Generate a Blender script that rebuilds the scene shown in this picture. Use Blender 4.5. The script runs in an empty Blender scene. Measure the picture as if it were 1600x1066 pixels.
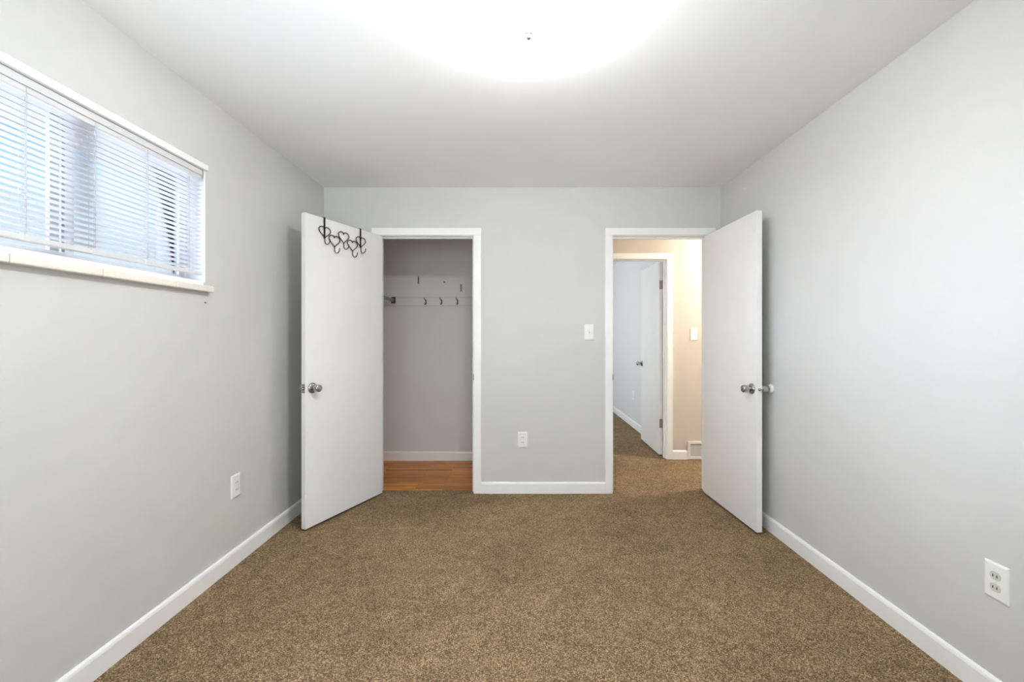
import bpy, bmesh, math, random
from mathutils import Vector, Matrix

S = bpy.context.scene
COL = S.collection
R = math.radians
random.seed(4)

# ------------------------------------------------------------------ camera
cam_d = bpy.data.cameras.new('camera')
cam_d.sensor_width = 36.0
cam_d.lens = 16.0                       # 711 px of 1600
cam_d.shift_x = -9.0 / 1600
cam_d.shift_y = -6.0 / 1600
cam_d.clip_start = 0.02
cam = bpy.data.objects.new('camera', cam_d)
cam.location = (0, 0, 1.245)
cam.rotation_euler = (R(90), 0, 0)
COL.objects.link(cam)
S.camera = cam

# ------------------------------------------------------------------ view
S.view_settings.view_transform = 'Standard'
S.view_settings.look = 'None'
S.view_settings.gamma = 1.0
S.view_settings.use_curve_mapping = False
S.view_settings.exposure = 0.0
try:
    S.cycles.use_denoising = True
    S.cycles.max_bounces = 14
    S.cycles.diffuse_bounces = 9
    S.cycles.transparent_max_bounces = 24
    S.cycles.sample_clamp_indirect = 0.0
    S.cycles.caustics_reflective = False
except Exception:
    pass

# light levels, all in one place
LAMP = 89.0     # glass shade of the bedroom ceiling light
LAMP_COL = (0.975, 0.985, 1.0)
HALL_LAMP = 112.0   # glass shade of the hallway ceiling light
HALL_COL = (1.0, 0.95, 0.87)
SKY_IN = 460.0   # sky light falling in at the bedroom window, W
GROUND_IN = 18.0   # sunlit ground outside, light coming up through the window, W
FILL_REAR = 38.0   # fill lamp outside the added window behind the camera, W
FILL_REAR_UP = 46.0   # added lamp aimed up through the rear window to brighten the ceiling, W
DAY_FAR = 96.0        # daylight at the far room's window, W
DAY_COL = (0.90, 0.95, 1.0)

# ------------------------------------------------------------------ sky
W = bpy.data.worlds.new('sky')
S.world = W
W.use_nodes = True
nt = W.node_tree
nt.nodes.clear()
o_ = nt.nodes.new('ShaderNodeOutputWorld')
bg = nt.nodes.new('ShaderNodeBackground')
tc = nt.nodes.new('ShaderNodeTexCoord')
sp = nt.nodes.new('ShaderNodeSeparateXYZ')
nz = nt.nodes.new('ShaderNodeTexNoise')
nz.inputs['Scale'].default_value = 3.0
nz.inputs['Detail'].default_value = 5.0
ma = nt.nodes.new('ShaderNodeMath'); ma.operation = 'MULTIPLY_ADD'
ma.inputs[1].default_value = 0.16; ma.inputs[2].default_value = -0.08
ad = nt.nodes.new('ShaderNodeMath'); ad.operation = 'ADD'
rp = nt.nodes.new('ShaderNodeValToRGB')
cr = rp.color_ramp
cr.elements[0].position = 0.0; cr.elements[0].color = (0.62, 0.62, 0.60, 1)
cr.elements[1].position = 1.0; cr.elements[1].color = (0.10, 0.28, 0.70, 1)
for p, c in ((0.02, (0.86, 0.93, 0.98, 1)), (0.16, (0.74, 0.88, 0.98, 1)),
             (0.25, (0.52, 0.78, 0.97, 1)), (0.33, (0.19, 0.50, 0.92, 1))):
    e = cr.elements.new(p); e.color = c
bg.inputs['Strength'].default_value = 1.0
L = nt.links.new
L(tc.outputs['Generated'], sp.inputs[0])
L(tc.outputs['Generated'], nz.inputs['Vector'])
L(nz.outputs['Fac'], ma.inputs[0])
L(sp.outputs['Z'], ad.inputs[0]); L(ma.outputs[0], ad.inputs[1])
L(ad.outputs[0], rp.inputs['Fac'])
L(rp.outputs['Color'], bg.inputs['Color'])
L(bg.outputs[0], o_.inputs['Surface'])


def area_light(name, loc, rot, sx, sy, power, col, spread=180):
    d = bpy.data.lights.new(name, 'AREA')
    d.shape = 'RECTANGLE'; d.size = sx; d.size_y = sy
    d.energy = power; d.color = col; d.spread = R(spread)
    o = bpy.data.objects.new(name, d)
    o.location = loc; o.rotation_euler = rot
    COL.objects.link(o)
    return o

# daylight lamps outside the windows, sky and ground; rear pair is added fill
area_light('window_sky_light', (-5.2, 0.90, 2.60), (0, R(-77), 0), 1.5, 6.0, SKY_IN, (0.72, 0.80, 1.0), 100)
area_light('window_ground_light', (-3.3, 1.70, 0.35), (0, R(-130), 0), 1.2, 3.2, GROUND_IN, (0.76, 0.83, 0.96), 56)
area_light('rear_fill_light', (-0.55, -0.62, 1.50), (R(90), 0, 0), 1.5, 1.0, FILL_REAR, DAY_COL)
area_light('rear_up_fill_light', (-0.62, -2.3, 0.25), (R(90 + 38), 0, R(-17)), 1.6, 1.0, FILL_REAR_UP, (0.90, 0.95, 1.0), 70)
area_light('far_window_daylight', (-1.95, 6.45, 1.55), (0, R(-90), 0), 0.9, 1.4, DAY_FAR, DAY_COL)

# ------------------------------------------------------------------ helpers

def mat(name, col, rough=0.5, metal=0.0, spec=0.5, bump=0.0, bscale=120.0, var=0.0, vscale=3.0):
    m = bpy.data.materials.new(name)
    m.use_nodes = True
    t = m.node_tree
    b = t.nodes['Principled BSDF']
    b.inputs['Base Color'].default_value = (*col, 1)
    b.inputs['Roughness'].default_value = rough
    b.inputs['Metallic'].default_value = metal
    b.inputs['Specular IOR Level'].default_value = spec
    co = t.nodes.new('ShaderNodeTexCoord')
    if bump:
        n = t.nodes.new('ShaderNodeTexNoise')
        n.inputs['Scale'].default_value = bscale
        n.inputs['Detail'].default_value = 3.0
        bp = t.nodes.new('ShaderNodeBump')
        bp.inputs['Strength'].default_value = bump
        bp.inputs['Distance'].default_value = 0.002
        t.links.new(co.outputs['Object'], n.inputs['Vector'])
        t.links.new(n.outputs['Fac'], bp.inputs['Height'])
        t.links.new(bp.outputs['Normal'], b.inputs['Normal'])
    if var:
        n = t.nodes.new('ShaderNodeTexNoise')
        n.inputs['Scale'].default_value = vscale
        n.inputs['Detail'].default_value = 4.0
        r = t.nodes.new('ShaderNodeValToRGB')
        r.color_ramp.elements[0].position = 0.3
        r.color_ramp.elements[1].position = 0.7
        r.color_ramp.elements[0].color = (*[c * (1 - var) for c in col], 1)
        r.color_ramp.elements[1].color = (*[min(1, c * (1 + var)) for c in col], 1)
        t.links.new(co.outputs['Object'], n.inputs['Vector'])
        t.links.new(n.outputs['Fac'], r.inputs['Fac'])
        t.links.new(r.outputs['Color'], b.inputs['Base Color'])
    return m


def emit(name, col, strength):
    m = bpy.data.materials.new(name)
    m.use_nodes = True
    b = m.node_tree.nodes['Principled BSDF']
    b.inputs['Base Color'].default_value = (0.9, 0.9, 0.88, 1)
    b.inputs['Roughness'].default_value = 0.3
    b.inputs['Emission Color'].default_value = (*col, 1)
    b.inputs['Emission Strength'].default_value = strength
    return m


def glass(name):
    m = bpy.data.materials.new(name)
    m.use_nodes = True
    t = m.node_tree
    t.nodes.clear()
    o = t.nodes.new('ShaderNodeOutputMaterial')
    mx = t.nodes.new('ShaderNodeMixShader')
    fr = t.nodes.new('ShaderNodeFresnel'); fr.inputs['IOR'].default_value = 1.25
    tr = t.nodes.new('ShaderNodeBsdfTransparent'); tr.inputs['Color'].default_value = (0.97, 0.985, 0.98, 1)
    gl = t.nodes.new('ShaderNodeBsdfGlossy'); gl.inputs['Roughness'].default_value = 0.02
    t.links.new(fr.outputs[0], mx.inputs[0])
    t.links.new(tr.outputs[0], mx.inputs[1])
    t.links.new(gl.outputs[0], mx.inputs[2])
    t.links.new(mx.outputs[0], o.inputs['Surface'])
    return m


def carpet():
    m = bpy.data.materials.new('cut_pile_carpet')
    m.use_nodes = True
    t = m.node_tree
    b = t.nodes['Principled BSDF']
    b.inputs['Roughness'].default_value = 1.0
    b.inputs['Specular IOR Level'].default_value = 0.03
    lk = t.links.new
    co = t.nodes.new('ShaderNodeTexCoord')

    def noise(scale, detail, rough, dist=0.0):
        n = t.nodes.new('ShaderNodeTexNoise')
        n.inputs['Scale'].default_value = scale
        n.inputs['Detail'].default_value = detail
        n.inputs['Roughness'].default_value = rough
        n.inputs['Distortion'].default_value = dist
        lk(co.outputs['Object'], n.inputs['Vector'])
        return n
    # single tufts: every yarn end has its own shade
    vo = t.nodes.new('ShaderNodeTexVoronoi')
    vo.inputs['Scale'].default_value = 260.0
    vo.inputs['Randomness'].default_value = 1.0
    lk(co.outputs['Object'], vo.inputs['Vector'])
    sc = t.nodes.new('ShaderNodeSeparateColor')
    lk(vo.outputs['Color'], sc.inputs[0])
    n1 = noise(210.0, 4.0, 0.75)
    mixf = t.nodes.new('ShaderNodeMath'); mixf.operation = 'MULTIPLY_ADD'
    mixf.inputs[1].default_value = 0.42
    sub = t.nodes.new('ShaderNodeMath'); sub.operation = 'MULTIPLY'
    sub.inputs[1].default_value = 0.62
    lk(n1.outputs['Fac'], sub.inputs[0])
    lk(sc.outputs[0], mixf.inputs[0]); lk(sub.outputs[0], mixf.inputs[2])
    r1 = t.nodes.new('ShaderNodeValToRGB')
    r1.color_ramp.elements[0].position = 0.24
    r1.color_ramp.elements[0].color = (0.062, 0.040, 0.020, 1)
    r1.color_ramp.elements[1].position = 0.82
    r1.color_ramp.elements[1].color = (0.59, 0.448, 0.292, 1)
    e = r1.color_ramp.elements.new(0.54); e.color = (0.212, 0.141, 0.076, 1)
    lk(mixf.outputs[0], r1.inputs['Fac'])
    # pile leaning this way and that: soft patches, at two sizes
    n2 = noise(2.2, 5.0, 0.6, 0.5)
    n3 = noise(13.0, 4.0, 0.6, 0.3)
    def rng(n, a, b2):
        mr = t.nodes.new('ShaderNodeMapRange')
        mr.inputs['From Min'].default_value = 0.3
        mr.inputs['From Max'].default_value = 0.7
        mr.inputs['To Min'].default_value = a
        mr.inputs['To Max'].default_value = b2
        lk(n.outputs['Fac'], mr.inputs['Value'])
        return mr
    a2 = rng(n2, 0.86, 1.14); a3 = rng(n3, 0.84, 1.16)
    mu = t.nodes.new('ShaderNodeMath'); mu.operation = 'MULTIPLY'
    lk(a2.outputs['Result'], mu.inputs[0]); lk(a3.outputs['Result'], mu.inputs[1])
    mx = t.nodes.new('ShaderNodeVectorMath'); mx.operation = 'SCALE'
    lk(r1.outputs['Color'], mx.inputs[0]); lk(mu.outputs[0], mx.inputs['Scale'])
    lk(mx.outputs['Vector'], b.inputs['Base Color'])
    bp = t.nodes.new('ShaderNodeBump')
    bp.inputs['Strength'].default_value = 0.5
    bp.inputs['Distance'].default_value = 0.004
    lk(n1.outputs['Fac'], bp.inputs['Height'])
    lk(bp.outputs['Normal'], b.inputs['Normal'])
    return m


def oak():
    m = bpy.data.materials.new('oak_strip_floor')
    m.use_nodes = True
    t = m.node_tree
    b = t.nodes['Principled BSDF']
    b.inputs['Roughness'].default_value = 0.32
    b.inputs['Specular IOR Level'].default_value = 0.25
    co = t.nodes.new('ShaderNodeTexCoord')
    br = t.nodes.new('ShaderNodeTexBrick')
    br.offset = 0.37
    br.inputs['Scale'].default_value = 1.0
    br.inputs['Brick Width'].default_value = 0.62
    br.inputs['Row Height'].default_value = 0.046
    br.inputs['Mortar Size'].default_value = 0.0012
    br.inputs['Color1'].default_value = (0.78, 0.30, 0.036, 1)
    br.inputs['Color2'].default_value = (0.36, 0.125, 0.012, 1)
    br.inputs['Mortar'].default_value = (0.10, 0.035, 0.008, 1)
    mp = t.nodes.new('ShaderNodeMapping')
    mp.inputs['Scale'].default_value = (3.0, 60.0, 1.0)
    n = t.nodes.new('ShaderNodeTexNoise')
    n.inputs['Scale'].default_value = 1.6
    n.inputs['Detail'].default_value = 6.0
    mr = t.nodes.new('ShaderNodeMapRange')
    mr.inputs['From Min'].default_value = 0.3
    mr.inputs['From Max'].default_value = 0.7
    mr.inputs['To Min'].default_value = 0.45
    mr.inputs['To Max'].default_value = 1.4
    mx = t.nodes.new('ShaderNodeVectorMath'); mx.operation = 'SCALE'
    lk = t.links.new
    lk(co.outputs['Object'], br.inputs['Vector'])
    lk(co.outputs['Object'], mp.inputs['Vector'])
    lk(mp.outputs[0], n.inputs['Vector'])
    lk(n.outputs['Fac'], mr.inputs['Value'])
    lk(br.outputs['Color'], mx.inputs[0])
    lk(mr.outputs['Result'], mx.inputs['Scale'])
    lk(mx.outputs['Vector'], b.inputs['Base Color'])
    return m


def brick():
    m = bpy.data.materials.new('painted_brick')
    m.use_nodes = True
    t = m.node_tree
    b = t.nodes['Principled BSDF']
    b.inputs['Roughness'].default_value = 0.9
    co = t.nodes.new('ShaderNodeTexCoord')
    br = t.nodes.new('ShaderNodeTexBrick')
    br.inputs['Scale'].default_value = 1.0
    br.inputs['Brick Width'].default_value = 0.2
    br.inputs['Row Height'].default_value = 0.075
    br.inputs['Mortar Size'].default_value = 0.008
    br.inputs['Color1'].default_value = (0.52, 0.50, 0.52, 1)
    br.inputs['Color2'].default_value = (0.45, 0.43, 0.45, 1)
    br.inputs['Mortar'].default_value = (0.55, 0.54, 0.54, 1)
    t.links.new(co.outputs['Object'], br.inputs['Vector'])
    t.links.new(br.outputs['Color'], b.inputs['Base Color'])
    return m


M = dict(
    wall=mat('pale_grey_wall_paint', (0.615, 0.615, 0.598), 0.62, bump=0.10, bscale=90, var=0.015, vscale=2.0),
    ceil=mat('white_ceiling_paint', (0.89, 0.89, 0.885), 0.8, bump=0.10, bscale=70),
    closet=mat('mauve_grey_closet_paint', (0.71, 0.692, 0.69), 0.6, bump=0.08, bscale=90),
    hall=mat('beige_hall_paint', (0.60, 0.545, 0.48), 0.6, bump=0.08, bscale=90),
    far=mat('cool_grey_room_paint', (0.68, 0.69, 0.69), 0.6, bump=0.08, bscale=90),
    trim=mat('white_trim_paint', (0.88, 0.88, 0.87), 0.38, var=0.012, vscale=5),
    door=mat('white_door_paint', (0.83, 0.825, 0.815), 0.33, bump=0.05, bscale=30, var=0.015, vscale=2.5),
    plate=mat('white_plastic', (0.84, 0.84, 0.82), 0.3, var=0.01, vscale=9),
    almond=mat('almond_plastic', (0.62, 0.62, 0.50), 0.35, var=0.02, vscale=20),
    slot=mat('dark_slot', (0.045, 0.042, 0.03), 0.6, var=0.1, vscale=30),
    chrome=mat('satin_nickel', (0.47, 0.45, 0.43), 0.24, metal=1.0, bump=0.03, bscale=200),
    hinge=mat('dull_steel', (0.32, 0.29, 0.27), 0.4, metal=0.9, var=0.1, vscale=30),
    iron=mat('black_wrought_iron', (0.022, 0.019, 0.018), 0.45, metal=0.4, var=0.1, vscale=40),
    bronze=mat('dark_bronze', (0.10, 0.075, 0.062), 0.35, metal=0.7, var=0.1, vscale=40),
    brass=mat('tarnished_brass', (0.17, 0.135, 0.10), 0.45, metal=0.6, var=0.1, vscale=40),
    rod=mat('grey_steel_tube', (0.34, 0.33, 0.32), 0.3, metal=0.75, var=0.05, vscale=20),
    rubber=mat('white_rubber', (0.78, 0.77, 0.76), 0.5, var=0.01, vscale=20),
    blind=mat('white_enamelled_slat', (0.70, 0.70, 0.71), 0.35, var=0.01, vscale=8),
    cord=mat('grey_white_cord', (0.55, 0.55, 0.56), 0.8, bump=0.2, bscale=400),
    alu=mat('grey_aluminium_frame', (0.55, 0.55, 0.56), 0.4, metal=0.25, var=0.03, vscale=12),
    stone=mat('cream_sill_tile', (0.80, 0.755, 0.68), 0.35, var=0.05, vscale=7),
    grout=mat('grey_grout', (0.42, 0.40, 0.38), 0.9, var=0.05, vscale=30),
    eave=mat('grey_painted_soffit', (0.33, 0.33, 0.35), 0.8, var=0.05, vscale=6),
    vent=mat('grey_vent_blade', (0.58, 0.57, 0.55), 0.5, var=0.03, vscale=20),
    ventframe=mat('white_vent_enamel', (0.80, 0.77, 0.74), 0.4, var=0.01, vscale=20),
    dark=mat('dark_duct', (0.05, 0.05, 0.05), 0.8, var=0.1, vscale=10),
    glass=glass('window_glass'),
    carpet=carpet(), oak=oak(), brick=brick(),
    shade=emit('lit_white_glass', LAMP_COL, LAMP),
    hallshade=emit('lit_warm_glass', HALL_COL, HALL_LAMP),
    finial=mat('brushed_finial', (0.17, 0.155, 0.145), 0.5, metal=0.2, var=0.05, vscale=40),
)


def box(bm, x0, x1, y0, y1, z0, z1, bev=0.0, seg=2, mi=0):
    g = bmesh.ops.create_cube(bm, size=1.0)
    vs = g['verts']
    for v in vs:
        v.co = Vector((x0 + (v.co.x + .5) * (x1 - x0), y0 + (v.co.y + .5) * (y1 - y0), z0 + (v.co.z + .5) * (z1 - z0)))
    fs = set(f for v in vs for f in v.link_faces)
    for f in fs:
        f.material_index = mi
    if bev:
        es = list(set(e for v in vs for e in v.link_edges))
        bmesh.ops.bevel(bm, geom=es, offset=bev, segments=seg, profile=0.5, affect='EDGES')


def prism(bm, prof, axis, a, b, mi=0):
    """prof: list of 2-D points; axis 'x' (prof in y,z), 'y' (prof in x,z), 'z' (prof in x,y)."""
    def P(p, t):
        return {'x': (t, p[0], p[1]), 'y': (p[0], t, p[1]), 'z': (p[0], p[1], t)}[axis]
    A = [bm.verts.new(P(p, a)) for p in prof]
    B = [bm.verts.new(P(p, b)) for p in prof]
    n = len(prof)
    fs = [bm.faces.new(A), bm.faces.new(B[::-1])]
    for i in range(n):
        fs.append(bm.faces.new((A[i], B[i], B[(i + 1) % n], A[(i + 1) % n])))
    for f in fs:
        f.material_index = mi


def tube(bm, pts, r, n=8, closed=False, caps=True):
    pts = [Vector(p) for p in pts]
    m = len(pts)
    rings = []
    ref = Vector((0, 0, 1))
    prev = None
    for i, p in enumerate(pts):
        if closed:
            t = (pts[(i + 1) % m] - pts[i - 1]).normalized()
        else:
            t = (pts[min(i + 1, m - 1)] - pts[max(i - 1, 0)]).normalized()
        if prev is None:
            u = t.cross(ref)
            if u.length < 1e-3:
                u = t.cross(Vector((1, 0, 0)))
            u.normalize()
        else:
            u = (prev - t * prev.dot(t)).normalized()
        prev = u
        w = t.cross(u)
        rr = r[i] if isinstance(r, (list, tuple)) else r
        rings.append([bm.verts.new(p + rr * (math.cos(2 * math.pi * k / n) * u + math.sin(2 * math.pi * k / n) * w)) for k in range(n)])
    for i in range(m if closed else m - 1):
        a, b = rings[i], rings[(i + 1) % m]
        for k in range(n):
            f = bm.faces.new((a[k], a[(k + 1) % n], b[(k + 1) % n], b[k]))
            f.smooth = True
    if caps and not closed:
        bm.faces.new(rings[0][::-1]); bm.faces.new(rings[-1])


def lathe(bm, prof, n=32, mtx=None, smooth=True):
    """prof: (r, h) pairs turned about z; mtx places it."""
    mtx = mtx or Matrix()
    rings = []
    for r, h in prof:
        if r < 1e-6:
            rings.append([bm.verts.new(mtx @ Vector((0, 0, h)))])
        else:
            rings.append([bm.verts.new(mtx @ Vector((r * math.cos(2 * math.pi * k / n), r * math.sin(2 * math.pi * k / n), h))) for k in range(n)])
    for a, b in zip(rings, rings[1:]):
        for k in range(n):
            va = a[k % len(a)]; vb = a[(k + 1) % len(a)]
            wa = b[k % len(b)]; wb = b[(k + 1) % len(b)]
            vs = []
            for v in (va, vb, wb, wa):
                if v not in vs:
                    vs.append(v)
            if len(vs) > 2:
                f = bm.faces.new(vs); f.smooth = smooth


def obj(name, bm, mats, parent=None, loc=None):
    bmesh.ops.recalc_face_normals(bm, faces=bm.faces[:])
    me = bpy.data.meshes.new(name)
    bm.to_mesh(me); bm.free()
    for m in (mats if isinstance(mats, (list, tuple)) else [mats]):
        me.materials.append(m)
    o = bpy.data.objects.new(name, me)
    COL.objects.link(o)
    if parent:
        o.parent = parent
    if loc:
        o.location = loc
    return o


def tag(o, label, cat, group=None, kind=None):
    o['label'] = label; o['category'] = cat
    if group:
        o['group'] = group
    if kind:
        o['kind'] = kind
    return o


def thing(name, label, cat, loc=(0, 0, 0), rz=0.0, group=None, kind=None):
    o = bpy.data.objects.new(name, None)
    o.empty_display_size = 0.05
    COL.objects.link(o)
    o.location = loc; o.rotation_euler = (0, 0, rz)
    return tag(o, label, cat, group, kind)


def boxes(name, lst, m, parent=None, bev=0.0):
    bm = bmesh.new()
    for b in lst:
        box(bm, *b, bev=bev)
    return obj(name, bm, m, parent)


TO_FRONT = Matrix.Rotation(R(90), 4, 'X')      # lathe axis z -> local -y (out of a wall plate)

# ------------------------------------------------------------------ dimensions
XL, XR = -1.547, 1.6207
Y0, YB, T = -0.39, 3.63, 0.115
YH = 4.64                                     # closet back wall / hall far wall
YF = YH + T
H = 2.44
OC = (-1.104, -0.353)                         # closet opening
OD = (0.758, 1.513)                           # bedroom door opening
OH = (0.758, 1.515)                           # hall door opening
ZD = 2.052                                    # head of openings
CW = 0.058                                    # casing width
WY0, WY1, WZ0, WZ1 = 0.965, 2.245, 1.495, 2.065   # window hole
XO = -1.79                                    # outer face of the left wall
HX1 = 3.4                                     # far end of the hall
CX1 = -0.2                                    # right side of closet

# ------------------------------------------------------------------ floors and ceiling
bm = bmesh.new()
box(bm, XL - .02, XR + .02, Y0 - .02, YB, -0.03, 0)
box(bm, OC[0] - .03, OC[1] + .03, YB, YB + .055, -0.03, 0)
box(bm, OC[0] - .03, OC[1] + .03, YB + .055, YB + .085, -0.03, -0.006)
box(bm, OD[0] - .03, OD[1] + .03, YB, YB + T, -0.03, 0)
box(bm, CX1 + .1, HX1, YB + T, YH, -0.03, 0)
box(bm, OH[0] - .03, OH[1] + .03, YH, YF, -0.03, 0)
box(bm, XL, 1.62, YF, 8.0, -0.03, 0)
tag(obj('floor', bm, M['carpet']), 'brown taupe cut pile carpet covering bedroom, hallway and far room', 'floor', kind='structure')
tag(boxes('floor_closet', [(XL, CX1, YB + .085, YH + .01, -0.05, -0.012)], M['oak']),
    'orange brown oak strip floor inside the closet', 'floor', kind='structure')
tag(boxes('ceiling', [(XO, HX1 + .1, Y0 - .1, 8.1, H, H + .1)], M['ceil']), 'white painted ceiling around the glowing light', 'ceiling', kind='structure')

# ------------------------------------------------------------------ walls
def wall(name, lst, mats, label, face_mat=None):
    bm = bmesh.new()
    for b in lst:
        box(bm, *b)
    if face_mat:
        bmesh.ops.recalc_face_normals(bm, faces=bm.faces[:])
        for f in bm.faces:
            f.material_index = face_mat(f)
    o = obj(name, bm, mats)
    return tag(o, label, 'wall', kind='structure')

def left_mat(f):
    c = f.calc_center_median()
    return 1 if (f.normal.x < -.5 or c.x < -1.69) else 0

XF = -1.69                                    # split between inner plaster and outer brick
wall('wall_left', [
    (XF, XL, Y0 - .1, WY0, 0, H), (XF, XL, WY1, YB + T, 0, H),
    (XF, XL, WY0, WY1, 0, WZ0), (XF, XL, WY0, WY1, WZ1, H),
    (XO, XF, Y0 - .1, WY0, 0, H), (XO, XF, WY1, YB + T, 0, H),
    (XO, XF, WY0, WY1, 0, WZ0 - .02), (XO, XF, WY0, WY1, WZ1 + .02, H)],
    [M['wall'], M['brick']], 'pale grey wall with the window, left side of bedroom', left_mat)
wall('wall_right', [(XR, XR + .1, Y0 - .1, YB, 0, H)], M['wall'], 'bright pale grey wall on the right side of bedroom')

def back_mat(f):
    if f.normal.y > .5:
        return 1 if f.calc_center_median().x < -.3 else 2
    return 0
JT = 0.018                                    # jamb thickness
wall('wall_back', [
    (XL, OC[0] - JT, YB, YB + T, 0, H), (OC[1] + JT, -.15, YB, YB + T, 0, H), (-.15, OD[0] - JT, YB, YB + T, 0, H),
    (OD[1] + JT, XR + .1, YB, YB + T, 0, H),
    (OC[0] - JT, OC[1] + JT, YB, YB + T, ZD + JT, H), (OD[0] - JT, OD[1] + JT, YB, YB + T, ZD + JT, H)],
    [M['wall'], M['closet'], M['hall']], 'pale grey back wall between closet opening and hallway door', back_mat)
RW = (-1.35, 0.25, 0.95, 2.05)                # added rear window hole: x0, x1, z0, z1
wall('wall_front', [(XL, RW[0], Y0 - .1, Y0, 0, H), (RW[1], XR, Y0 - .1, Y0, 0, H), (RW[0], RW[1], Y0 - .1, Y0, 0, RW[2]), (RW[0], RW[1], Y0 - .1, Y0, RW[3], H)], M['wall'], 'pale grey wall behind the camera')
wall('wall_closet_back', [(XL - .1, CX1 + .05, YH, YF, -.02, H)], M['closet'], 'mauve grey wall at the back of the closet')
wall('wall_closet_left', [(XL - .1, XL, YB + T, YH, -.02, H)], M['closet'], 'mauve grey left side wall of the closet')
wall('wall_closet_right', [(CX1, CX1 + .1, YB + T, YH, -.02, H)], [M['closet'], M['hall']], 'mauve grey right side wall of the closet', lambda f: 1 if f.normal.x > .5 else 0)
wall('wall_hall_back', [
    (CX1 + .05, OH[0] - JT, YH, YF, 0, H), (OH[1] + JT, HX1 + .1, YH, YF, 0, H),
    (OH[0] - JT, OH[1] + JT, YH, YF, ZD + JT, H)], [M['hall'], M['far']],
    'warm beige wall of the hallway seen through the bedroom doorway', lambda f: 1 if f.normal.y > .5 else 0)
wall('wall_hall_front', [(XR + .1, HX1 + .1, YB, YB + T, 0, H)], M['hall'], 'beige hallway wall beyond the bedroom corner')
wall('wall_hall_right', [(HX1, HX1 + .1, YB + T, YH, 0, H)], M['hall'], 'beige end wall of the hallway')
wall('wall_far_right', [(1.60, 1.70, YF, 8.1, 0, H)], M['far'], 'cool grey right wall of the far room')
wall('wall_far_back', [(XL, 1.6, 8.0, 8.1, 0, H)], M['far'], 'cool grey back wall of the far room')
wall('wall_far_left', [(XO, XL, YF, 5.75, 0, H), (XO, XL, 7.15, 8.1, 0, H), (XO, XL, 5.75, 7.15, 0, 1.1), (XO, XL, 5.75, 7.15, 2.0, H)],
     M['far'], 'cool grey left wall of the far room with a window')

# ------------------------------------------------------------------ baseboards
BH, BT = 0.092, 0.013
def bprof(s=1):
    return [(0, 0), (s * BT, 0), (s * BT, BH - .016), (s * (BT - .003), BH - .007), (s * (BT - .008), BH - .0015), (s * .002, BH), (0, BH)]
def base_x(name, runs, y, s, label, z=0.0, m='trim'):       # runs along x on a wall face at y
    bm = bmesh.new()
    for a, b in runs:
        prism(bm, [(y + p, q + z) for p, q in bprof(s)], 'x', a, b)
    tag(obj(name, bm, M[m]), label, 'baseboard', kind='structure')
def base_y(name, runs, x, s, label, z=0.0):
    bm = bmesh.new()
    for a, b in runs:
        prism(bm, [(x + p, q + z) for p, q in bprof(s)], 'y', a, b)
    tag(obj(name, bm, M['trim']), label, 'baseboard', kind='structure')
CO = 0.004 + CW                                             # jamb edge to outer casing edge
base_y('baseboard_left', [(Y0, YB)], XL, 1, 'white baseboard along the left wall under the window')
base_y('baseboard_right', [(Y0, YB)], XR, -1, 'white baseboard along the right wall')
base_x('baseboard_back', [(XL + BT, OC[0] - CO), (OC[1] + CO, OD[0] - CO), (OD[1] + CO, XR - BT)], YB, -1, 'short white baseboard on back wall between the two doorways')
base_x('baseboard_front', [(XL + BT, XR - BT)], Y0, 1, 'white baseboard behind the camera')
base_x('baseboard_closet', [(XL, CX1)], YH, -1, 'white baseboard at the back of the closet above oak floor', z=-.012)
base_y('baseboard_closet_left', [(YB + T, YH - BT)], XL, 1, 'white baseboard on the left side wall of the closet', z=-.012)
bm = bmesh.new()
prism(bm, [(YH - p, q) for p, q in bprof(1)], 'x', CX1 + .1, OH[0] - CO)
prism(bm, [(YH - p, q) for p, q in bprof(1)], 'x', OH[1] + CO, 1.728)
prism(bm, [(YH - p, q) for p, q in bprof(1)], 'x', 2.10, HX1)
tag(obj('baseboard_hall', bm, M['trim']), 'white hallway baseboard beside the floor vent', 'baseboard', kind='structure')
base_y('baseboard_far', [(YF, 8.0)], 1.60, -1, 'white baseboard along the far room wall behind hallway door')

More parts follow.
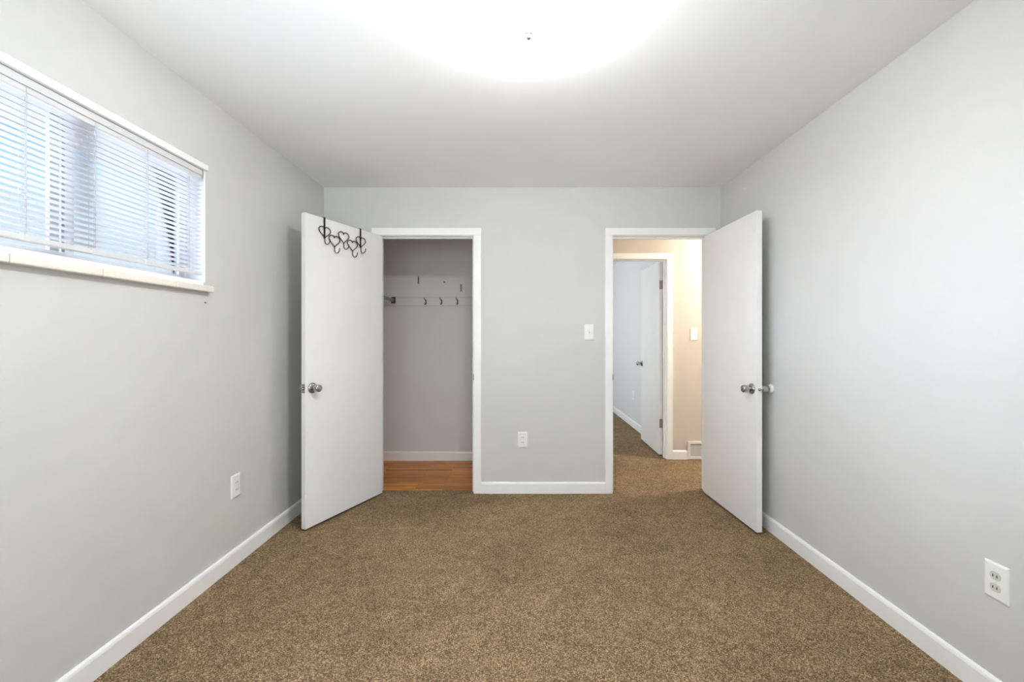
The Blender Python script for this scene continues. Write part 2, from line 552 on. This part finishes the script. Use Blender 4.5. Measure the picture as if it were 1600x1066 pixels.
# ------------------------------------------------------------------ door frames (casing, jamb, stop, strike plate)
def doorframe(name, x0, x1, yf, yb, zd, label, strike=None, hinge_side=None, stop_y=None, front=True, back=True):
    t = thing(name, label, 'door frame', ((x0 + x1) / 2, (yf + yb) / 2, 0), kind='structure')
    cx, cy = t.location.x, t.location.y
    rv = 0.004
    def casing(y0, y1):
        bm = bmesh.new()
        b = 0.003
        ztop = zd + rv + CW
        box(bm, x0 - rv - CW - cx, x0 - rv - cx, y0 - cy, y1 - cy, 0, zd + rv, bev=b)
        box(bm, x1 + rv - cx, x1 + rv + CW - cx, y0 - cy, y1 - cy, 0, zd + rv, bev=b)
        box(bm, x0 - rv - CW - cx, x1 + rv + CW - cx, y0 - cy, y1 - cy, zd + rv, ztop, bev=b)
        obj('casing', bm, M['trim'], t)
    if front:
        casing(yf - .013, yf)
    if back:
        casing(yb, yb + .013)
    boxes('jamb', [(x0 - JT - cx, x0 - cx, yf - cy, yb - cy, -.012, zd), (x1 - cx, x1 + JT - cx, yf - cy, yb - cy, -.012, zd),
                   (x0 - JT - cx, x1 + JT - cx, yf - cy, yb - cy, zd, zd + JT)], M['trim'], t)
    ys0, ys1 = stop_y
    boxes('door_stop', [(x0 - cx, x0 + .011 - cx, ys0 - cy, ys1 - cy, 0, zd - .012), (x1 - .011 - cx, x1 - cx, ys0 - cy, ys1 - cy, 0, zd - .012),
                        (x0 - cx, x1 - cx, ys0 - cy, ys1 - cy, zd - .012, zd)], M['trim'], t, bev=.0015)
    if strike:
        sx, s, z = strike
        bm = bmesh.new()
        a, b = (sx - .002, sx + .002)
        box(bm, a - cx, b - cx, yf - .003 - cy, yf + .030 - cy, z - .03, z + .03, bev=.001)
        # curled lip at the room edge
        box(bm, (sx - .002 if s > 0 else sx - .0045) - cx, (sx + .0045 if s > 0 else sx + .002) - cx, yf - .0155 - cy, yf - .002 - cy, z - .021, z + .021, bev=.001)
        o = obj('strike_plate', bm, M['hinge'], t); o['label'] = 'dull metal strike plate'
    return t

doorframe('trim_1', OC[0], OC[1], YB, YB + T, ZD, 'white painted casing and jamb around the closet opening', strike=(OC[1], 1, .925), stop_y=(YB + .037, YB + .07))
doorframe('trim_2', OD[0], OD[1], YB, YB + T, ZD, 'white painted casing and jamb around the hallway doorway', strike=(OD[0], -1, .925), stop_y=(YB + .037, YB + .07))
doorframe('trim_3', OH[0], OH[1], YH, YF, ZD - .014, 'cream lit casing and jamb on the beige hallway wall', stop_y=(YH + .03, YH + .078))

# ------------------------------------------------------------------ doors
LW, DT = 0.748, 0.035
DZ0, DZ1 = 0.015, 2.043
def knob(parent, x, y, z, out, name='knob', style=0):
    """a rosette (sub-part) and a knob; out = -1 towards local -y, +1 towards local +y"""
    rot = Matrix.Rotation(R(90) * (1 if out < 0 else -1), 4, 'X')
    mt = Matrix.Translation((x, y, z)) @ rot
    bm = bmesh.new()
    if style == 0:
        prof = [(0, .011), (.0185, .011), (.0180, .020), (.0205, .024), (.0225, .030), (.0240, .042), (.0245, .056), (.0225, .0625), (.014, .065), (.006, .0655), (0, .0655)]
    else:
        prof = [(0, .012), (.013, .012), (.012, .026), (.016, .032), (.023, .038), (.0265, .048), (.0265, .056), (.023, .064), (.013, .068), (0, .0685)]
    lathe(bm, prof, 28, mt)
    k = obj(name, bm, M['chrome'], parent); k['label'] = 'satin metal door knob'
    bm = bmesh.new()
    lathe(bm, [(0, 0), (.035, 0), (.035, .003), (.031, .009), (.020, .0125), (0, .0125)], 32, mt)
    obj('rosette', bm, M['chrome'], k)
    bm = bmesh.new()
    lathe(bm, [(0, .0648), (.0045, .0648), (.0045, .0695), (0, .0695)] if style == 0 else [(0, .068), (.004, .068), (.004, .071), (0, .071)], 12, mt)
    obj('lock_button', bm, M['hinge'], k)

def make_door(name, pin, side, ang, label, kz=0.915, hinge_z=(.342, 1.793), kn=(True, True), flip=1, plate='chrome'):
    """local: pin at origin, leaf along +x*side when closed, thickness along +y*flip"""
    t = thing(name, label, 'door', (pin[0], pin[1], 0), ang, kind='structure')
    s = side
    def X(u): return s * u
    def Yy(a, b): return (min(a * flip, b * flip), max(a * flip, b * flip))
    bm = bmesh.new()
    xa, xb = sorted((X(.002), X(.002 + LW)))
    ya, yb = Yy(0, DT)
    box(bm, xa, xb, ya, yb, DZ0, DZ1, bev=.0018)
    obj('door_leaf', bm, M['door'], t)
    ku = LW - .052
    if kn[0]:
        knob(t, X(ku), 0, kz, -flip)
    if kn[1]:
        knob(t, X(ku), DT * flip, kz, flip, style=0)
    # latch face plate with its bolt on the free edge
    bm = bmesh.new()
    xe = .002 + LW
    xa, xb = sorted((X(xe - .003), X(xe + .0012)))
    ya, yb = Yy(.005, .030)
    box(bm, xa, xb, ya, yb, kz - .029, kz + .029, bev=.0008)
    lp = obj('latch_plate', bm, M[plate], t)
    bm = bmesh.new()
    mt = Matrix.Translation((X(xe), flip * .0175, kz)) @ Matrix.Rotation(R(90) * s, 4, 'Y')
    lathe(bm, [(0, 0), (.0095, 0), (.0095, .007), (.008, .012), (.005, .0145), (0, .0145)], 20, mt)
    obj('latch_bolt', bm, M['chrome'], lp)
    for z in hinge_z:
        bm = bmesh.new()
        tube(bm, [(0, -flip * .004, z - .047), (0, -flip * .004, z + .047)], .0055, 10)
        hg = obj('hinge', bm, M['hinge'], t)
        hg['label'] = 'dull metal hinge'
        bm = bmesh.new()
        xa, xb = sorted((X(-.0005), X(.0035)))
        ya, yb = Yy(0, .031)
        box(bm, xa, xb, ya, yb, z - .046, z + .046)
        obj('hinge_plate', bm, M['hinge'], hg)
    return t

A1 = R(-112.5)
PIN1 = (-1.101, 3.612)
make_door('door_1', PIN1, 1, A1, 'open white flush closet door on the left, heart hooks hung over its top', kn=(True, True))
make_door('door_2', (1.5105, 3.612), -1, R(92.05), 'open white flush bedroom door beside the right wall', kn=(True, True), plate='door')
# hall door opens into the far room: mirrored
make_door('door_3', (1.513, YF + .006), -1, R(-91.0), 'narrow view of white door open into far room beyond hallway', flip=-1, kz=.93)

# round bumper that the bedroom door's knob meets
t = thing('door_bumper', 'round white door bumper on right wall behind the open bedroom door', 'door bumper', (XR, 2.905, .915), R(-90))
bm = bmesh.new()
lathe(bm, [(0, 0), (.030, 0), (.030, .004), (.027, .012), (.020, .017), (.012, .015), (0, .012)], 28, TO_FRONT)
obj('bumper_pad', bm, M['rubber'], t)
bm = bmesh.new()
lathe(bm, [(0, .010), (.005, .010), (.005, .0135), (.003, .0145), (0, .0145)], 12, TO_FRONT)
obj('screw', bm, M['chrome'], t)

# ------------------------------------------------------------------ heart hook rack over the closet door
rk = thing('hook_rack', 'black iron over-door rack of five hearts with hooks hanging on the closet door', 'hook rack', (PIN1[0], PIN1[1], 0), A1)
YFACE = DT                                     # the door face we see is local y = DT
def heart_pts(cu, z0, z1, w):
    """closed heart outline, tip at z0"""
    pts = []
    n = 40
    raw = []
    for i in range(n):
        a = 2 * math.pi * i / n
        x = 16 * math.sin(a) ** 3
        y = 13 * math.cos(a) - 5 * math.cos(2 * a) - 2 * math.cos(3 * a) - math.cos(4 * a)
        if math.cos(a) > 0:
            y += 1.9 * math.exp(-(x / 5.5) ** 2)
        raw.append((x / 32.0, (y + 17) / 29.0))
    ym = max(p[1] for p in raw)
    return [(cu + p[0] * w, YFACE + .008, z0 + p[1] / ym * (z1 - z0)) for p in raw]
HE = [(.5975, 1.905, 1.982), (.5115, 1.861, 1.940), (.4255, 1.902, 1.983), (.3395, 1.861, 1.940), (.2545, 1.904, 1.982)]
for cu, z0, z1 in HE:
    bm = bmesh.new()
    tube(bm, heart_pts(cu, z0, z1, .100), .0031, 8, closed=True)
    h = obj('heart', bm, M['iron'], rk)
    bm = bmesh.new()
    pts = []
    pts.append((cu, YFACE + .008, z0 + .004))
    pts.append((cu, YFACE + .009, z0 - .010))
    for i in range(11):
        a = math.pi * i / 10
        pts.append((cu, YFACE + .009 + .021 * (1 - math.cos(a)), z0 - .019 - .022 * math.sin(a)))
    pts.append((cu, YFACE + .054, z0 - .008))
    tube(bm, pts, .0029, 8)
    obj('hook', bm, M['iron'], h)
for cu in (.5975, .2545):
    bm = bmesh.new()
    w = .0065
    box(bm, cu - w, cu + w, YFACE + .0035, YFACE + .0065, 1.905, DZ1 + .004)
    box(bm, cu - w, cu + w, -.0055, YFACE + .0065, DZ1 + .0012, DZ1 + .004)
    box(bm, cu - w, cu + w, -.0055, -.0025, DZ1 - .05, DZ1 + .004)
    obj('strap', bm, M['iron'], rk)

# ------------------------------------------------------------------ outlets and switches (local front = -y)
def rrect(bm, w, h, y0, y1, r, cx=0, cz=0, n=6):
    pts = []
    for sx, sz, a0 in ((1, 1, 0), (-1, 1, 90), (-1, -1, 180), (1, -1, 270)):
        for i in range(n + 1):
            a = R(a0 + 90 * i / n)
            pts.append((cx + sx * (w / 2 - r) + r * math.cos(a), cz + sz * (h / 2 - r) + r * math.sin(a)))
    prism(bm, pts, 'y', y0, y1)

def cover(t, w=.079, h=.125):
    bm = bmesh.new()
    p = [(w / 2, h / 2, 0), (w / 2 - .001, h / 2 - .001, -.0035), (w / 2 - .006, h / 2 - .006, -.0065)]
    rings = []
    for a, b, y in p:
        rings.append([bm.verts.new((sx * a, y, sz * b)) for sx, sz in ((1, 1), (-1, 1), (-1, -1), (1, -1))])
    for A, B in zip(rings, rings[1:]):
        for k in range(4):
            bm.faces.new((A[k], A[(k + 1) % 4], B[(k + 1) % 4], B[k]))
    bm.faces.new(rings[0][::-1]); bm.faces.new(rings[-1])
    obj('cover_plate', bm, M['plate'], t)

def outlet(loc, rz, label, rec):
    t = thing('wall_outlet', label, 'outlet', loc, rz, group='wall outlets')
    cover(t)
    for dz in (.0195, -.0195):
        bm = bmesh.new()
        rrect(bm, .0345, .0275, -.0085, -.0055, .0125, 0, dz)
        r = obj('receptacle', bm, rec, t)
        for dx in (-.0065, .0065):
            bm = bmesh.new()
            box(bm, dx - .0016, dx + .0016, -.0090, -.0080, dz - .0045, dz + .0045)
            obj('slot', bm, M['slot'], r)
    bm = bmesh.new()
    lathe(bm, [(0, .006), (.003, .006), (.003, .0072), (.0015, .008), (0, .008)], 12, TO_FRONT)
    obj('screw', bm, M['plate'], t)
    return t

outlet((XL, 2.492, .431), R(90), 'white wall outlet low on the left wall below the window', M['plate'])
outlet((.039, YB, .427), 0, 'white wall outlet low on back wall between the two doorways', M['plate'])
outlet((XR, 1.538, .418), R(-90), 'white plate outlet with two almond sockets on the right wall', M['almond'])
outlet((1.60, 6.285, .44), R(-90), 'faint small white outlet on far room wall behind hallway door', M['plate'])

def switch(loc, rz, label, w=.079, off=False):
    t = thing('light_switch', label, 'light switch', loc, rz, group='light switches')
    cover(t, w)
    bm = bmesh.new()
    rrect(bm, .0105, .0245, -.0072, -.006, .001)
    r = obj('toggle_collar', bm, M['vent'], t)
    bm = bmesh.new()
    prism(bm, [(-.0065, -.0060), (-.018, .0035), (-.0185, .0085), (-.0155, .0095), (-.0065, .0060)] if not off else
          [(-.0065, .0060), (-.018, -.0035), (-.0185, -.0085), (-.0155, -.0095), (-.0065, -.0060)], 'x', -.004, .004)
    obj('toggle', bm, M['plate'], t)
    for dz in (.03, -.03):
        bm = bmesh.new()
        lathe(bm, [(0, .006), (.003, .006), (.003, .007), (.0015, .0078), (0, .0078)], 12, TO_FRONT @ Matrix.Translation((0, dz, 0)))
        obj('screw', bm, M['plate'], t)
switch((.570, YB, 1.285), 0, 'white light switch on the back wall left of hallway doorway')
switch((1.793, YH, 1.274), 0, 'cream looking light switch on the beige hallway wall', w=.072)

# ------------------------------------------------------------------ hallway vent register
t = thing('wall_vent', 'white framed air vent with grey louvres low on the beige hallway wall', 'air vent', (1.905, YH, 0))
bm = bmesh.new()
x0, x1, z0, z1 = -.177, .177, .004, .184
fw = .027
for b in ((x0, x1, z1 - fw, z1), (x0, x1, z0, z0 + fw), (x0, x0 + fw, z0 + fw, z1 - fw), (x1 - fw, x1, z0 + fw, z1 - fw)):
    box(bm, b[0], b[1], -.020, 0, b[2], b[3], bev=.003)
obj('vent_frame', bm, M['ventframe'], t)
boxes('duct_backing', [(x0 + fw, x1 - fw, -.004, -.001, z0 + fw, z1 - fw)], M['dark'], t)
bm = bmesh.new()
for i in range(9):
    z = z0 + fw + .006 + i * .0128
    prism(bm, [(-.016, z - .004), (-.0148, z - .0046), (-.005, z + .0075), (-.006, z + .0085)], 'x', x0 + fw, x1 - fw)
box(bm, -.003, .003, -.0155, -.005, z0 + fw, z1 - fw)
obj('louvre', bm, M['vent'], t)
bm = bmesh.new()
box(bm, x1 - fw - .03, x1 - fw - .022, -.026, -.015, .075, .115, bev=.002)
obj('damper_lever', bm, M['ventframe'], t)

# ------------------------------------------------------------------ closet fittings
t = thing('hook_rail', 'mauve painted rail across closet back wall carrying small dark coat hooks', 'hook rail', (-.87, YH, 1.61))
bm = bmesh.new()
prism(bm, [(0, -.045), (-.017, -.045), (-.019, -.041), (-.019, .036), (-.012, .045), (0, .045)], 'x', XL + .87, CX1 + .87)
obj('rail_board', bm, M['closet'], t)
for i, px in enumerate((-.933, -.773, -.610)):
    dx = px + .87
    bm = bmesh.new()
    box(bm, dx - .006, dx + .006, -.0215, -.0188, -.024, .016, bev=.001)
    h = obj('coat_hook', bm, M['bronze'], t); h['label'] = 'small dark metal coat hook'
    bm = bmesh.new()
    tube(bm, [(dx, -.020, -.002), (dx - .002, -.034, .006), (dx - .007, -.047, .020), (dx - .013, -.055, .034)], [.0045, .004, .0038, .0045], 8)
    obj('upper_prong', bm, M['bronze'], h)
    bm = bmesh.new()
    tube(bm, [(dx, -.020, -.008), (dx, -.024, -.022), (dx - .001, -.030, -.031), (dx - .003, -.036, -.030), (dx - .004, -.040, -.024)], [.0045, .0045, .005, .006, .0065], 8)
    obj('lower_prong', bm, M['bronze'], h)

t = thing('closet_rod', 'grey metal clothes rod running front to back at the left of the closet', 'closet rod', (-1.262, YH - .0193, 1.62))
bm = bmesh.new()
tube(bm, [(0, -.010, 0), (0, -(YH - .019 - YB - T) + .012, 0)], .0165, 20)
obj('rod', bm, M['rod'], t)
for yy, sg in ((0, -1), (-(YH - .019 - YB - T), 1)):
    bm = bmesh.new()
    rrect(bm, .044, .066, min(yy, yy + sg * .005), max(yy, yy + sg * .005), .008)
    fl = obj('rod_flange', bm, M['bronze'], t)
    bm = bmesh.new()
    tube(bm, [(0, yy + sg * .004, 0), (0, yy + sg * .026, 0)], .0205, 20)
    obj('rod_socket', bm, M['bronze'], fl)
for dz in (.024, -.024):
    bm = bmesh.new()
    lathe(bm, [(0, .004), (.004, .004), (.0035, .0065), (0, .007)], 10, TO_FRONT @ Matrix.Translation((0, dz, 0)))
    obj('screw', bm, M['hinge'], t)

def strip(px, pz, label):
    t = thing('metal_strip', label, 'metal strip', (px, YH, pz), group='narrow metal strips in the closet')
    bm = bmesh.new()
    box(bm, -.007, .007, -.004, 0, -.036, .036, bev=.001)
    obj('strip_plate', bm, M['brass'], t)
    for dz in (.027, -.027):
        bm = bmesh.new()
        lathe(bm, [(0, .0035), (.003, .0035), (.0025, .0055), (0, .006)], 10, TO_FRONT @ Matrix.Translation((0, dz, 0)))
        obj('screw', bm, M['bronze'], t)
strip(-1.012, 1.826, 'upper left narrow tan metal strip high on the closet back wall')
strip(-.578, 1.748, 'lower right narrow tan metal strip on closet back wall above hooks')
bm = bmesh.new()
lathe(bm, [(0, 0), (.009, 0), (.009, .002), (.007, .0045), (0, .006)], 14, TO_FRONT)
o = obj('wall_button', bm, M['brass'], None, (-.747, YH, 1.806))
tag(o, 'tiny round brown metal button on closet back wall between two strips', 'wall button')
bm = bmesh.new()
lathe(bm, [(0, 0), (.0022, 0), (.0022, .004), (.0038, .0045), (.0038, .0058), (0, .006)], 10, TO_FRONT)
o = obj('wall_nail', bm, M['bronze'], None, (XL, 2.249, 1.416)); o.rotation_euler = (0, 0, R(90))
tag(o, 'tiny dark nail in the left wall under the window sill end', 'nail')

# ------------------------------------------------------------------ window
win = thing('window_1', 'wide sliding window high on the left wall behind white blinds', 'window', (XL, (WY0 + WY1) / 2, WZ0), kind='structure')
CY = (WY0 + WY1) / 2
def wb(name, lst, m, parent=win, bev=0.0):      # boxes given in world x,y,z
    bm = bmesh.new()
    for (a, b, c, d, e, f) in lst:
        box(bm, a - XL, b - XL, c - CY, d - CY, e - WZ0, f - WZ0, bev=bev)
    return obj(name, bm, m, parent)
FX0, FX1 = -1.668, -1.632                       # slim aluminium frame
fz0, fz1 = WZ0 + .025, WZ1
wb('window_frame', [(FX0, FX1, WY0, WY0 + .012, fz0, fz1), (FX0, FX1, WY1 - .012, WY1, fz0, fz1),
                    (FX0, FX1, WY0 + .012, WY1 - .012, fz0, fz0 + .014), (FX0, FX1, WY0 + .012, WY1 - .012, fz1 - .014, fz1)], M['alu'], bev=.001)
def sash(x0, x1, ya, yb, wa, wb_):
    s = wb('sash', [(x0, x1, ya, ya + wa, fz0 + .010, fz1 - .010), (x0, x1, yb - wb_, yb, fz0 + .010, fz1 - .010),
                    (x0, x1, ya + wa, yb - wb_, fz0 + .010, fz0 + .030), (x0, x1, ya + wa, yb - wb_, fz1 - .028, fz1 - .010)], M['alu'], bev=.001)
    xm = (x0 + x1) / 2
    wb('pane', [(xm - .002, xm + .002, ya + wa - .002, yb - wb_ + .002, fz0 + .028, fz1 - .026)], M['glass'], s)
sash(-1.648, -1.634, WY0 + .010, 1.676, .018, .034)
sash(-1.666, -1.652, 1.606, WY1 - .010, .034, .016)
# plaster return of the opening is the wall itself; corner bead round it
wb('corner_bead', [(XL - .002, XL + .0025, WY1 - .002, WY1 + .006, WZ0 + .02, WZ1)], M['trim'])
# white inner stool and projecting cream tile sill with grout joints
wb('sill_stool', [(FX1 - .03, XL - .001, WY0 + .001, WY1 - .001, WZ0 + .001, WZ0 + .025)], M['trim'], bev=.002)
sill = None
js = [WY0 - .02, 1.36 - .003, 1.663, 2.02, WY1 + .026]
bm = bmesh.new()
for a, b in zip(js, js[1:]):
    box(bm, XL + .0005 - XL, .034, a + .0012 - CY, b - .0012 - CY, -.028, .001, bev=.004)
sill = obj('window_sill', bm, M['stone'], win); sill['label'] = 'cream tiled sill'
bm = bmesh.new()
box(bm, .0005, .030, js[0] + .004 - CY, js[-1] - .004 - CY, -.026, -.001)
obj('grout', bm, M['grout'], sill)
wb('head_trim', [(XL, XL + .014, WY0 - .015, WY1 + .012, WZ1 + .002, WZ1 + .030)], M['trim'], bev=.002)

# gray eave outside, over the window
tag(boxes('trim_4', [(-2.20, XO, Y0 - 1.0, 5.2, 2.20, 2.22), (-2.24, -2.20, Y0 - 1.0, 5.2, 2.20, 2.36)], M['eave']),
    'grey soffit of the roof eave seen outside through the blinds', 'eave', kind='structure')

# far room window (out of the photograph's sight)
w2 = thing('window_2', 'window in the left wall of the far room', 'window', (XL, 6.45, 1.1), kind='structure')
boxes('window_frame', [(-.20, -.12, -.70, -.65, 0, .9), (-.20, -.12, .65, .70, 0, .9), (-.20, -.12, -.65, .65, 0, .05), (-.20, -.12, -.65, .65, .85, .9), (-.20, -.12, -.02, .02, .05, .85)], M['trim'], w2, bev=.003)
boxes('pane', [(-.162, -.158, -.66, -.015, .04, .86)], M['glass'], w2)
boxes('pane', [(-.162, -.158, .015, .66, .04, .86)], M['glass'], w2)

# unseen window added behind the camera, an opening for the rear fill lamps
w3 = thing('rear_fill_window', 'added double sash window behind the camera letting in fill light', 'window', (-0.55, Y0 - .05, .95), kind='structure')
boxes('window_frame', [(-.80, -.75, -.045, .045, 0, 1.1), (.75, .80, -.045, .045, 0, 1.1), (-.75, .75, -.045, .045, 0, .05), (-.75, .75, -.045, .045, 1.05, 1.1), (-.025, .025, -.03, .03, .05, 1.05)], M['trim'], w3, bev=.003)
boxes('pane', [(-.755, -.02, -.003, .001, .04, 1.06)], M['glass'], w3)
boxes('pane', [(.02, .755, -.003, .001, .04, 1.06)], M['glass'], w3)

# ------------------------------------------------------------------ venetian blind
BX = -1.563                                      # slat centre plane
BY0, BY1 = WY0 + .008, WY1 - .010
bl = thing('window_blind', 'white aluminium mini blind hanging open in the window', 'window blind', (BX, CY, WZ1))
def bb(name, lst, m, parent=bl, bev=0.0):
    bm = bmesh.new()
    for (a, b, c, d, e, f) in lst:
        box(bm, a - BX, b - BX, c - CY, d - CY, e - WZ1, f - WZ1, bev=bev)
    return obj(name, bm, m, parent)
hr = bb('headrail', [(BX - .013, BX + .015, BY0, BY1, WZ1 - .027, WZ1 - .001)], M['blind'], bev=.002)
bb('headrail_lip', [(BX - .012, BX + .012, BY0, BY1, WZ1 - .048, WZ1 - .0285)], M['blind'], hr, bev=.002)
bm = bmesh.new()
zb = WZ0 + .066
NS = 22
ztop = WZ1 - .060
for i in range(NS):
    z = zb + .018 + (ztop - zb - .018) * i / (NS - 1) - WZ1
    prof = []
    n = 6
    tilt = R(11)
    up, dn = [], []
    for k in range(n + 1):
        x = -.0125 + .025 * k / n
        c = .0017 * (1 - (x / .0125) ** 2)
        up.append((x * math.cos(tilt) - c * math.sin(tilt), z + x * math.sin(tilt) + c * math.cos(tilt)))
        dn.append((up[-1][0], up[-1][1] - .0005))
    prism(bm, up + dn[::-1], 'y', BY0 - CY, BY1 - CY)
obj('slats', bm, M['blind'], bl)
br_ = bb('bottom_rail', [(BX - .013, BX + .013, BY0, BY1, zb - .012, zb + .006)], M['blind'], bev=.003)
CORDS = (1.035, 1.235, 1.436, 1.671, 1.908, 2.150)
for y in CORDS:
    bb('cord_cap', [(BX + .004, BX + .0145, y - .013, y + .013, zb - .0135, zb + .008)], M['blind'], br_, bev=.002)
for y in CORDS:
    bm = bmesh.new()
    for dx in (-.0128, .0128):
        tube(bm, [(dx, y - CY, zb - WZ1), (dx, y - CY, -.03)], .0009, 6)
    tube(bm, [(0.002, y - CY + .006, zb - WZ1), (0.002, y - CY + .006, -.03)], .0009, 6)
    for i in range(NS):
        z = zb + .018 + (ztop - zb - .018) * i / (NS - 1) - WZ1
        tube(bm, [(-.0128, y - CY + .002, z - .001), (.0128, y - CY + .002, z - .001)], .0006, 5)
    obj('ladder_cord', bm, M['cord'], bl)

# ------------------------------------------------------------------ ceiling lights
def ceiling_light(loc, m, label):
    t = thing('ceiling_light', label, 'ceiling light', loc)
    bm = bmesh.new()
    lathe(bm, [(0, 0), (.075, 0), (.075, -.020), (.066, -.026), (0, -.026)], 40)
    obj('canopy', bm, M['trim'], t)
    bm = bmesh.new()
    prof = [(.168, -.014), (.171, -.018), (.168, -.030), (.158, -.048), (.138, -.068), (.108, -.085), (.070, -.096), (.030, -.101), (0, -.102)]
    lathe(bm, prof, 48)
    obj('glass_shade', bm, m, t)
    bm = bmesh.new()
    lathe(bm, [(0, -.100), (.0195, -.100), (.0205, -.104), (.015, -.110), (.010, -.113), (.011, -.119), (.007, -.125), (0, -.126)], 24)
    obj('finial', bm, M['finial'], t)
    return t
ceiling_light((.040, 1.635, H), M['shade'], 'glowing white glass dome light at the middle of bedroom ceiling')
ceiling_light((2.55, 4.19, H), M['hallshade'], 'warm glass dome light on the hallway ceiling')
